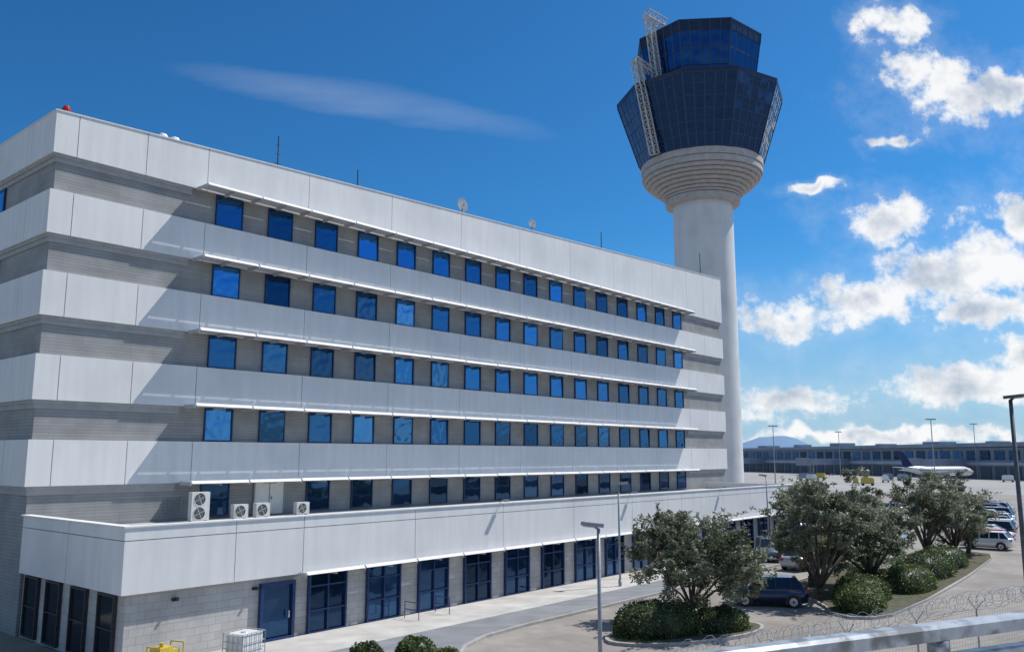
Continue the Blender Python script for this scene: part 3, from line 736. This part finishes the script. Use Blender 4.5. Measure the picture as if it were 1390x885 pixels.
# apron service vehicles: small tractors with trailers
rv=random.Random(9)
for i in range(9):
    f=rv.uniform(225,300); gxx=rv.uniform(.34,.60); x,y=wpt(gxx*f,f)
    e=thing('baggage_trailer','small apron trailer with boxed load','trailer',(x,y,0),rv.uniform(0,3),'service trailers on the apron')
    mb=MB(); mb.box(-1.8,1.8,-.8,.8,.5,.65); mb.bar((1.8,0,.55),(2.7,0,.5),.06); place('bed',mb.mesh('bed',[M['greypost']]),e)
    mb=MB(); mb.prism([(-1.6,-.7),(1.6,-.7),(1.6,.7),(-1.6,.7)],.655,1.9); mb.prism([(-1.3,-.5),(1.3,-.5),(1.3,.5),(-1.3,.5)],1.9,2.15); place('load',mb.mesh('load',[[M['lamp'],M['termroof'],M['yellow']][i%3]]),e)
    mb=MB(); mb.bar((0,-.1,0),(0,.1,0),.3,n=12); wmm=mb.mesh('wheel',[M['tyre']])
    for sx in(-1.2,1.2):
        for sy in(-.75,.75): place('wheel',wmm,e,(sx,sy,.3))

# ------------------------------------------------------------------ airliner
def airliner(x,y,rz,label,sc=1.0):
    e=thing('airliner',label,'airplane',(x,y,0),rz); e.scale=(sc,sc,sc)
    mb=MB(); pr=[(.05,-17),(.5,-16),(1.0,-13.5),(1.6,-9),(1.85,-5),(1.9,0),(1.9,9),(1.8,12),(1.4,14.3),(.8,15.6),(.1,16.2)]
    n=20; vs=[]; fs=[]
    for r,xx in pr:
        zc=3.4+(.9 if xx<-12 else .45 if xx<-8 else 0)-(.25 if xx>14 else 0)
        for i in range(n):
            t=2*math.pi*i/n; vs.append((xx,r*math.cos(t),zc+r*math.sin(t)))
    for k in range(len(pr)-1):
        for i in range(n): fs.append((k*n+i,(k+1)*n+i,(k+1)*n+(i+1)%n,k*n+(i+1)%n))
    mb.add(vs,fs); place('fuselage',mb.mesh('fuselage',[M['lamp']],True),e)
    mb=MB(); mb.box(13.9,15.1,-1.05,1.05,3.75,4.15)
    for xx in np.arange(-10,12.5,.9): 
        mb.box(xx,xx+.35,-1.93,1.93,3.7,4.05)
    place('windows',mb.mesh('windows',[M['black']]),e)
    mb=MB()
    for s_ in(-1,1):
        mb.add([(3,s_*1.6,2.4),(-2.5,s_*1.6,2.4),(-6.5,s_*15,3.6),(-5,s_*15,3.6),(3,s_*1.6,2.8),(-2.5,s_*1.6,2.8),(-6.5,s_*15,3.75),(-5,s_*15,3.75)],[(0,1,2,3),(4,7,6,5),(0,3,7,4),(1,5,6,2),(2,6,7,3),(0,4,5,1)])
        mb.add([(-13,s_*.5,4.6),(-15.8,s_*.5,4.6),(-17,s_*5.6,5.0),(-15.6,s_*5.6,5.0),(-13,s_*.5,4.8),(-15.8,s_*.5,4.8),(-17,s_*5.6,5.1),(-15.6,s_*5.6,5.1)],[(0,1,2,3),(4,7,6,5),(0,3,7,4),(1,5,6,2),(2,6,7,3),(0,4,5,1)])
    place('wings',mb.mesh('wings',[M['metal']]),e)
    mb=MB(); mb.add([(-11.5,-.15,5.0),(-16.2,-.15,5.2),(-18.2,-.08,10.8),(-15.8,-.08,10.8),(-11.5,.15,5.0),(-16.2,.15,5.2),(-18.2,.08,10.8),(-15.8,.08,10.8)],[(0,1,2,3),(4,7,6,5),(0,3,7,4),(1,5,6,2),(2,6,7,3),(0,4,5,1)])
    place('tail_fin',mb.mesh('tail_fin',[M['navy']]),e)
    for s_ in(-1,1):
        mb=MB(); mb.bar((3.2,s_*5,1.5),(-1,s_*5,1.6),.95,n=16,w2=.6); place('engine',mb.mesh('engine',[M['navy']]),e)
    for p in((11.5,0),(-1.5,2.4),(-1.5,-2.4)):
        mb=MB(); mb.bar((p[0],p[1],.5),(p[0],p[1],2.4),.12); mb.bar((p[0],p[1]-.3,.5),(p[0],p[1]+.3,.5),.5,1,n=12)
        place('landing_gear',mb.mesh('landing_gear',[M['greypost'],M['tyre']]),e)
x,y=wpt(.500*285,285); airliner(x,y,math.radians(-35),'white airliner with navy tail parked on apron',.85)

# ------------------------------------------------------------------ hill
mb=MB(); rng=np.random.default_rng(3); vs=[];fs=[]
N=60
for i in range(N):
    gx=.20+.6*i/(N-1); f=7000
    hgt=150*math.exp(-((gx-.325)/.034)**2)+100*math.exp(-((gx-.28)/.03)**2)+50*math.exp(-((gx-.55)/.1)**2)+8+rng.normal()*2.5
    for (ff,hz) in((f-500,-2),(f,hgt),(f+900,-2)):
        x,y=wpt(gx*ff,ff); vs.append((x,y,hz))
for i in range(N-1):
    for j in range(2): fs.append((i*3+j,(i+1)*3+j,(i+1)*3+j+1,i*3+j+1))
mb.add(vs,fs); o=mb.obj('hills',[M['hill']],smooth=True); o['kind']='structure'

# ------------------------------------------------------------------ elevated walkway + railing
rd=Vector((.912,-.408,0)); rn=Vector((.408,.912,0)); base=Vector((4.42,2.12,0))
def rp(s,t,z): p=base+rd*s+rn*t; return (p.x,p.y,z)
mb=MB()
c=[rp(-18,.3,0),rp(20,.3,0),rp(20,-6,0),rp(-18,-6,0)]
mb.prism([(p[0],p[1]) for p in c][::-1],5.5,6.25)
for s_ in(-15,-3,9,18):
    p=rp(s_,-2.5,0); mb.bar((p[0],p[1],0),(p[0],p[1],5.5),.45,n=12)
o=mb.obj('elevated_walkway',[M['deck']]); tag(o,'grey concrete elevated walkway above the road','walkway')
R=thing('railing','pale grey flat steel railing along elevated walkway','railing',(4.42,2.12,6.25))
def rl(s,t,z): return tuple(Vector(rp(s,t,z))-Vector((4.42,2.12,6.25)))
def flatrail(name,w,z0,z1,ch):
    mb=MB(); pr=[(-w,z0),(w,z0),(w,z1-ch),(w-ch,z1),(-w+ch,z1),(-w,z1-ch)]; k=len(pr)
    vs=[rl(-6,t,z) for t,z in pr]+[rl(20,t,z) for t,z in pr]
    mb.add(vs,[tuple(range(k)),tuple(range(2*k-1,k-1,-1))]+[(i,i+k,(i+1)%k+k,(i+1)%k) for i in range(k)])
    place(name,mb.mesh(name,[M['rail']]),R)
flatrail('top_rail',.06,6.895,6.985,.02)
flatrail('lower_rail',.045,6.73,6.80,.012)
s_=-5.0
mb=MB(); mb.bar((0,0,0),(0,0,.65),.04,n=10); mb.bar((0,0,0),(0,0,.03),.1,n=8); mb.bar((0,0,.55),(0,0,.642),.065,n=12); pm=mb.mesh('post',[M['rail']],True)
while s_<19:
    place('post',pm,R,rl(s_,0,6.25)); s_+=1.3
# ------------------------------------------------------------------ perimeter fence with razor wire
fa=Vector((22.0,12.95,0)); fbv=Vector((58,2.95,0)); fd=(fbv-fa); FL=fd.length; fd.normalize(); fn=Vector((fd.y,-fd.x,0))
F=thing('security_fence','wire security fence topped with coiled razor wire','fence',tuple(fa))
mb=MB(); mb.bar((0,0,0),(0,0,2.0),.035,n=8); mb.bar((0,0,2.0),tuple(fn*.3+Vector((0,0,2.4))),.018,n=6); mb.bar((0,0,2.0),tuple(-fn*.3+Vector((0,0,2.4))),.018,n=6); pm=mb.mesh('post',[M['greypost']])
s_=0
while s_<FL: place('post',pm,F,tuple(fd*s_)); s_+=4.2
mb=MB(); turns=int(FL/.3); seg=12
pts=[]
rr=random.Random(4)
for i in range(turns*seg):
    t=2*math.pi*i/seg; s_=i/seg*.3
    if i%seg==0: rj=.30*rr.uniform(.7,1.2); zj=rr.uniform(-.10,.06); sk=rr.uniform(.05,.35)
    pts.append(fd*(s_+sk*math.sin(t))+fn*(rj*math.cos(t))+Vector((0,0,2.34+zj+rj*math.sin(t))))
for a,b in zip(pts[:-1],pts[1:]): mb.bar(a,b,.008,n=3)
place('razor_wire',mb.mesh('razor_wire',[M['metal']]),F)
mb=MB()
for t in(.3,-.3,0):
    mb.longbar(tuple(fn*t+Vector((0,0,2.4 if t else 2.05))),tuple(fn*t+fd*FL+Vector((0,0,2.4 if t else 2.05))),.005,n=3)
for k in range(12): mb.longbar((0,0,.1+k*.17),tuple(fd*FL+Vector((0,0,.1+k*.17))),.004,n=3)
s_=0
while s_<FL: mb.bar(tuple(fd*s_+Vector((0,0,.1))),tuple(fd*s_+Vector((0,0,2.0))),.0035,n=3); s_+=.2
place('wire_mesh',mb.mesh('wire_mesh',[M['greypost']]),F)

# ------------------------------------------------------------------ small items at annex
e=thing('storage_tank','white plastic bulk container in a metal cage','container',(19.2,30.0,.139),math.radians(12))
mb=MB(); mb.box(-.6,.6,-.5,.5,0,.14); place('pallet',mb.mesh('pallet',[M['greypost']]),e)
mb=MB(); mb.prism([(-.56,-.4),(-.5,-.46),(.5,-.46),(.56,-.4),(.56,.4),(.5,.46),(-.5,.46),(-.56,.4)],.141,1.1); mb.bar((0,0,1.1),(0,0,1.16),.12,n=12); place('tank',mb.mesh('tank',[M['lamp']]),e)
mb=MB()
for xx in np.linspace(-.6,.6,6):
    for yy in(-.5,.5): mb.bar((xx,yy,.14),(xx,yy,1.14),.014)
for yy in np.linspace(-.5,.5,5):
    for xx in(-.6,.6): mb.bar((xx,yy,.14),(xx,yy,1.14),.014)
for z in(.3,.55,.8,1.14):
    mb.bar((-.6,-.5,z),(.6,-.5,z),.014);mb.bar((-.6,.5,z),(.6,.5,z),.014);mb.bar((-.6,-.5,z),(-.6,.5,z),.014);mb.bar((.6,-.5,z),(.6,.5,z),.014)
place('cage',mb.mesh('cage',[M['metal']]),e)
e=thing('hand_cart','yellow steel trolley loaded with yellow box by wall','trolley',(16.4,30.75,.139),math.radians(20))
mb=MB(); mb.box(-.6,.6,-.32,.32,.25,.33)
for xx in(-.6,.6): mb.bar((xx,-.3,.33),(xx,-.3,1.0),.03); mb.bar((xx,.3,.33),(xx,.3,1.0),.03); mb.bar((xx,-.3,1.0),(xx,.3,1.0),.03)
place('frame',mb.mesh('frame',[M['yellow']]),e)
mb=MB(); mb.box(-.5,.1,-.26,.26,.331,.95); mb.box(.14,.5,-.2,.2,.331,.8); mb.bar((-.2,0,.95),(-.2,0,1.1),.08,n=10); place('load_box',mb.mesh('load_box',[M['yellow']]),e)
mb=MB(); mb.bar((0,-.05,0),(0,.05,0),.12,n=14); wm=mb.mesh('wheel',[M['tyre']])
for xx in(-.45,.45):
    for yy in(-.25,.25): place('wheel',wm,e,(xx,yy,.12))
for x in(29.3,31.4):
    mb=MB()
    for yy in(-.5,.5): mb.bar((0,yy,0),(0,yy,.8),.02,n=8)
    for z in(.45,.8): mb.bar((0,-.5,z),(0,.5,z),.02,n=8)
    tag(place('entrance_handrail',mb.mesh('entrance_handrail',[M['frameg']]),None,(x,31.4,.139)),'low dark steel handrail beside a glazed entrance','handrail','entrance handrails')

# ------------------------------------------------------------------ light and sky
sd=Vector((-.554,.234,-.799)).normalized()
L=bpy.data.lights.new('sun','SUN'); L.energy=5.0; L.angle=math.radians(.5); L.color=(1,.955,.89)
lo=bpy.data.objects.new('sun',L); COL.objects.link(lo); lo.rotation_euler=sd.to_track_quat('-Z','Y').to_euler(); lo.location=(60,-20,80)
W=bpy.data.worlds.new('World'); S.world=W; W.use_nodes=True; nt=W.node_tree; N_=nt.nodes; Lk=nt.links; N_.clear()
out=N_.new('ShaderNodeOutputWorld')
sky=N_.new('ShaderNodeTexSky'); sky.sky_type='NISHITA'; sky.sun_disc=False
sky.sun_elevation=math.asin(.799); sky.sun_rotation=math.atan2(.554,-.234); sky.air_density=1.0; sky.dust_density=.5; sky.ozone_density=3.0
mt=N_.new('ShaderNodeMixRGB'); mt.blend_type='MULTIPLY'; mt.inputs[0].default_value=1; mt.inputs[2].default_value=(.29,.74,.98,1)
Lk.new(sky.outputs[0],mt.inputs[1])
gm=N_.new('ShaderNodeGamma'); gm.inputs[1].default_value=1.18; Lk.new(mt.outputs[0],gm.inputs[0])
bg=N_.new('ShaderNodeBackground'); bg.inputs['Strength'].default_value=.084; Lk.new(gm.outputs[0],bg.inputs['Color'])
tc=N_.new('ShaderNodeTexCoord')
def vm(op,a,b=None):
    n=N_.new('ShaderNodeVectorMath'); n.operation=op
    for i,v in enumerate((a,b)):
        if v is None: continue
        if isinstance(v,tuple): n.inputs[i].default_value=v
        else: Lk.new(v,n.inputs[i])
    return n
def ma(op,a,b=None,c=None,clamp=False):
    n=N_.new('ShaderNodeMath'); n.operation=op; n.use_clamp=clamp
    for i,v in enumerate((a,b,c)):
        if v is None: continue
        if isinstance(v,(int,float)): n.inputs[i].default_value=v
        else: Lk.new(v,n.inputs[i])
    return n.outputs[0]
def smooth(v,a,b,c=0.,d=1.):
    mr=N_.new('ShaderNodeMapRange'); mr.interpolation_type='SMOOTHSTEP'
    for i,q in enumerate((a,b,c,d)): mr.inputs[i+1].default_value=q
    Lk.new(v,mr.inputs[0]); return mr.outputs[0]
D=tc.outputs['Generated']
a=vm('DOT_PRODUCT',D,(.6487,-.761,0)).outputs['Value']; b=vm('DOT_PRODUCT',D,(.761,.6487,0)).outputs['Value']; c=vm('DOT_PRODUCT',D,(0,0,1)).outputs['Value']
bb=ma('MAXIMUM',b,.05); gx=ma('DIVIDE',a,bb); gz=ma('DIVIDE',c,bb)
cb=N_.new('ShaderNodeCombineXYZ'); Lk.new(gx,cb.inputs[0]); Lk.new(gz,cb.inputs[1]); Gv=cb.outputs[0]
def noise(vec,scale,detail=6,rough=.6):
    n=N_.new('ShaderNodeTexNoise'); n.inputs['Scale'].default_value=scale; n.inputs['Detail'].default_value=detail; n.inputs['Roughness'].default_value=rough; Lk.new(vec,n.inputs['Vector']); return n
wn=noise(Gv,13,3,.6)
w1=vm('SUBTRACT',wn.outputs['Color'],(.5,.5,.5)).outputs[0]; w2=vm('MULTIPLY',w1,(.12,.08,0)).outputs[0]
Gw=vm('ADD',Gv,w2).outputs[0]
fb=noise(Gv,21,8,.67)
blobs=[(.487,.540,.040,.030),(.507,.480,.048,.042),(.560,.446,.080,.038),(.617,.450,.050,.032),(.477,.390,.026,.012),(.377,.326,.038,.009),(.452,.284,.056,.030),
(.432,.192,.064,.026),(.505,.215,.078,.034),(.579,.234,.080,.055),(.630,.280,.055,.050),(.583,.172,.08,.025),(.324,.169,.068,.027),(.336,.059,.08,.021),(.56,.094,.11,.032),(.439,.022,.20,.013),(.62,.118,.08,.03),(.78,.3,.12,.08),(.75,.12,.1,.06)]
Mx=None
for (x,z,rx,rz) in blobs:
    s1=vm('SUBTRACT',Gw,(x,z,0)).outputs[0]; s2=vm('MULTIPLY',s1,(1/rx,1/rz,0)).outputs[0]; ln=vm('LENGTH',s2).outputs['Value']
    v=ma('SUBTRACT',1.0,ln)
    Mx=v if Mx is None else ma('MAXIMUM',Mx,v)
fz=ma('SUBTRACT',fb.outputs['Fac'],.5)
dens=ma('ADD',Mx,ma('MULTIPLY',fz,2.4))
cov=ma('MULTIPLY',smooth(dens,-.14,.56),.97)
veil=ma('MULTIPLY',smooth(ma('ADD',ma('MULTIPLY',Mx,.45),ma('MULTIPLY',fz,1.6)),-.55,.35),.16)
cov=ma('MAXIMUM',cov,veil)
s1=vm('SUBTRACT',Gv,(-.19,.44,0)).outputs[0]
th=math.atan2(-.086,.469)
al=vm('DOT_PRODUCT',s1,(math.cos(th),math.sin(th),0)).outputs['Value']; ac_=vm('DOT_PRODUCT',s1,(-math.sin(th),math.cos(th),0)).outputs['Value']
cn=noise(vm('MULTIPLY',Gv,(1,5,1)).outputs[0],5,4,.6)
e1=ma('POWER',ma('DIVIDE',al,.26),2); e2=ma('POWER',ma('DIVIDE',ma('ADD',ac_,ma('MULTIPLY',ma('SUBTRACT',cn.outputs['Fac'],.5),.03)),.026),2)
ci=ma('MULTIPLY',ma('SUBTRACT',1.0,ma('ADD',e1,e2),clamp=True),ma('MULTIPLY',cn.outputs['Fac'],.20))
cov2=ma('MAXIMUM',cov,ci)
frn=ma('GREATER_THAN',b,.1); cov3=ma('MULTIPLY',cov2,frn)
bn=noise(D,3.2,3,.6)
cov4=ma('MAXIMUM',cov3,ma('MULTIPLY',smooth(bn.outputs['Fac'],.50,.66,0,.7),ma('LESS_THAN',b,.05)))  # unseen clouds behind the view, added to vary the window reflections
sh=noise(vm('ADD',Gv,(.01,.018,0)).outputs[0],14,4,.6)
shv=ma('SUBTRACT',ma('ADD',sh.outputs['Fac'],.08),ma('MULTIPLY',ma('MAXIMUM',Mx,0.0),.17))
cr=N_.new('ShaderNodeValToRGB'); cr.color_ramp.elements[0].position=.29; cr.color_ramp.elements[1].position=.53
cr.color_ramp.elements[0].color=(.50,.57,.68,1); cr.color_ramp.elements[1].color=(.98,.985,.99,1); Lk.new(shv,cr.inputs[0])
bc=N_.new('ShaderNodeBackground'); bc.inputs['Strength'].default_value=.98; Lk.new(cr.outputs[0],bc.inputs['Color'])
hz=smooth(c,.26,-.01,0,.80)
bh=N_.new('ShaderNodeBackground'); bh.inputs['Color'].default_value=(.40,.56,.76,1); bh.inputs['Strength'].default_value=1
m1=N_.new('ShaderNodeMixShader'); Lk.new(hz,m1.inputs[0]); Lk.new(bg.outputs[0],m1.inputs[1]); Lk.new(bh.outputs[0],m1.inputs[2])
m2=N_.new('ShaderNodeMixShader'); Lk.new(cov4,m2.inputs[0]); Lk.new(m1.outputs[0],m2.inputs[1]); Lk.new(bc.outputs[0],m2.inputs[2])
Lk.new(m2.outputs[0],out.inputs['Surface'])

# ------------------------------------------------------------------ camera
cam=bpy.data.cameras.new('camera'); cam.sensor_width=36; cam.lens=1142/1390*36; cam.clip_start=.1; cam.clip_end=20000
co=bpy.data.objects.new('camera',cam); COL.objects.link(co); co.location=(0,0,8)
co.rotation_euler=(math.radians(90+8.76),0,-math.atan2(.761,.6487))
S.camera=co
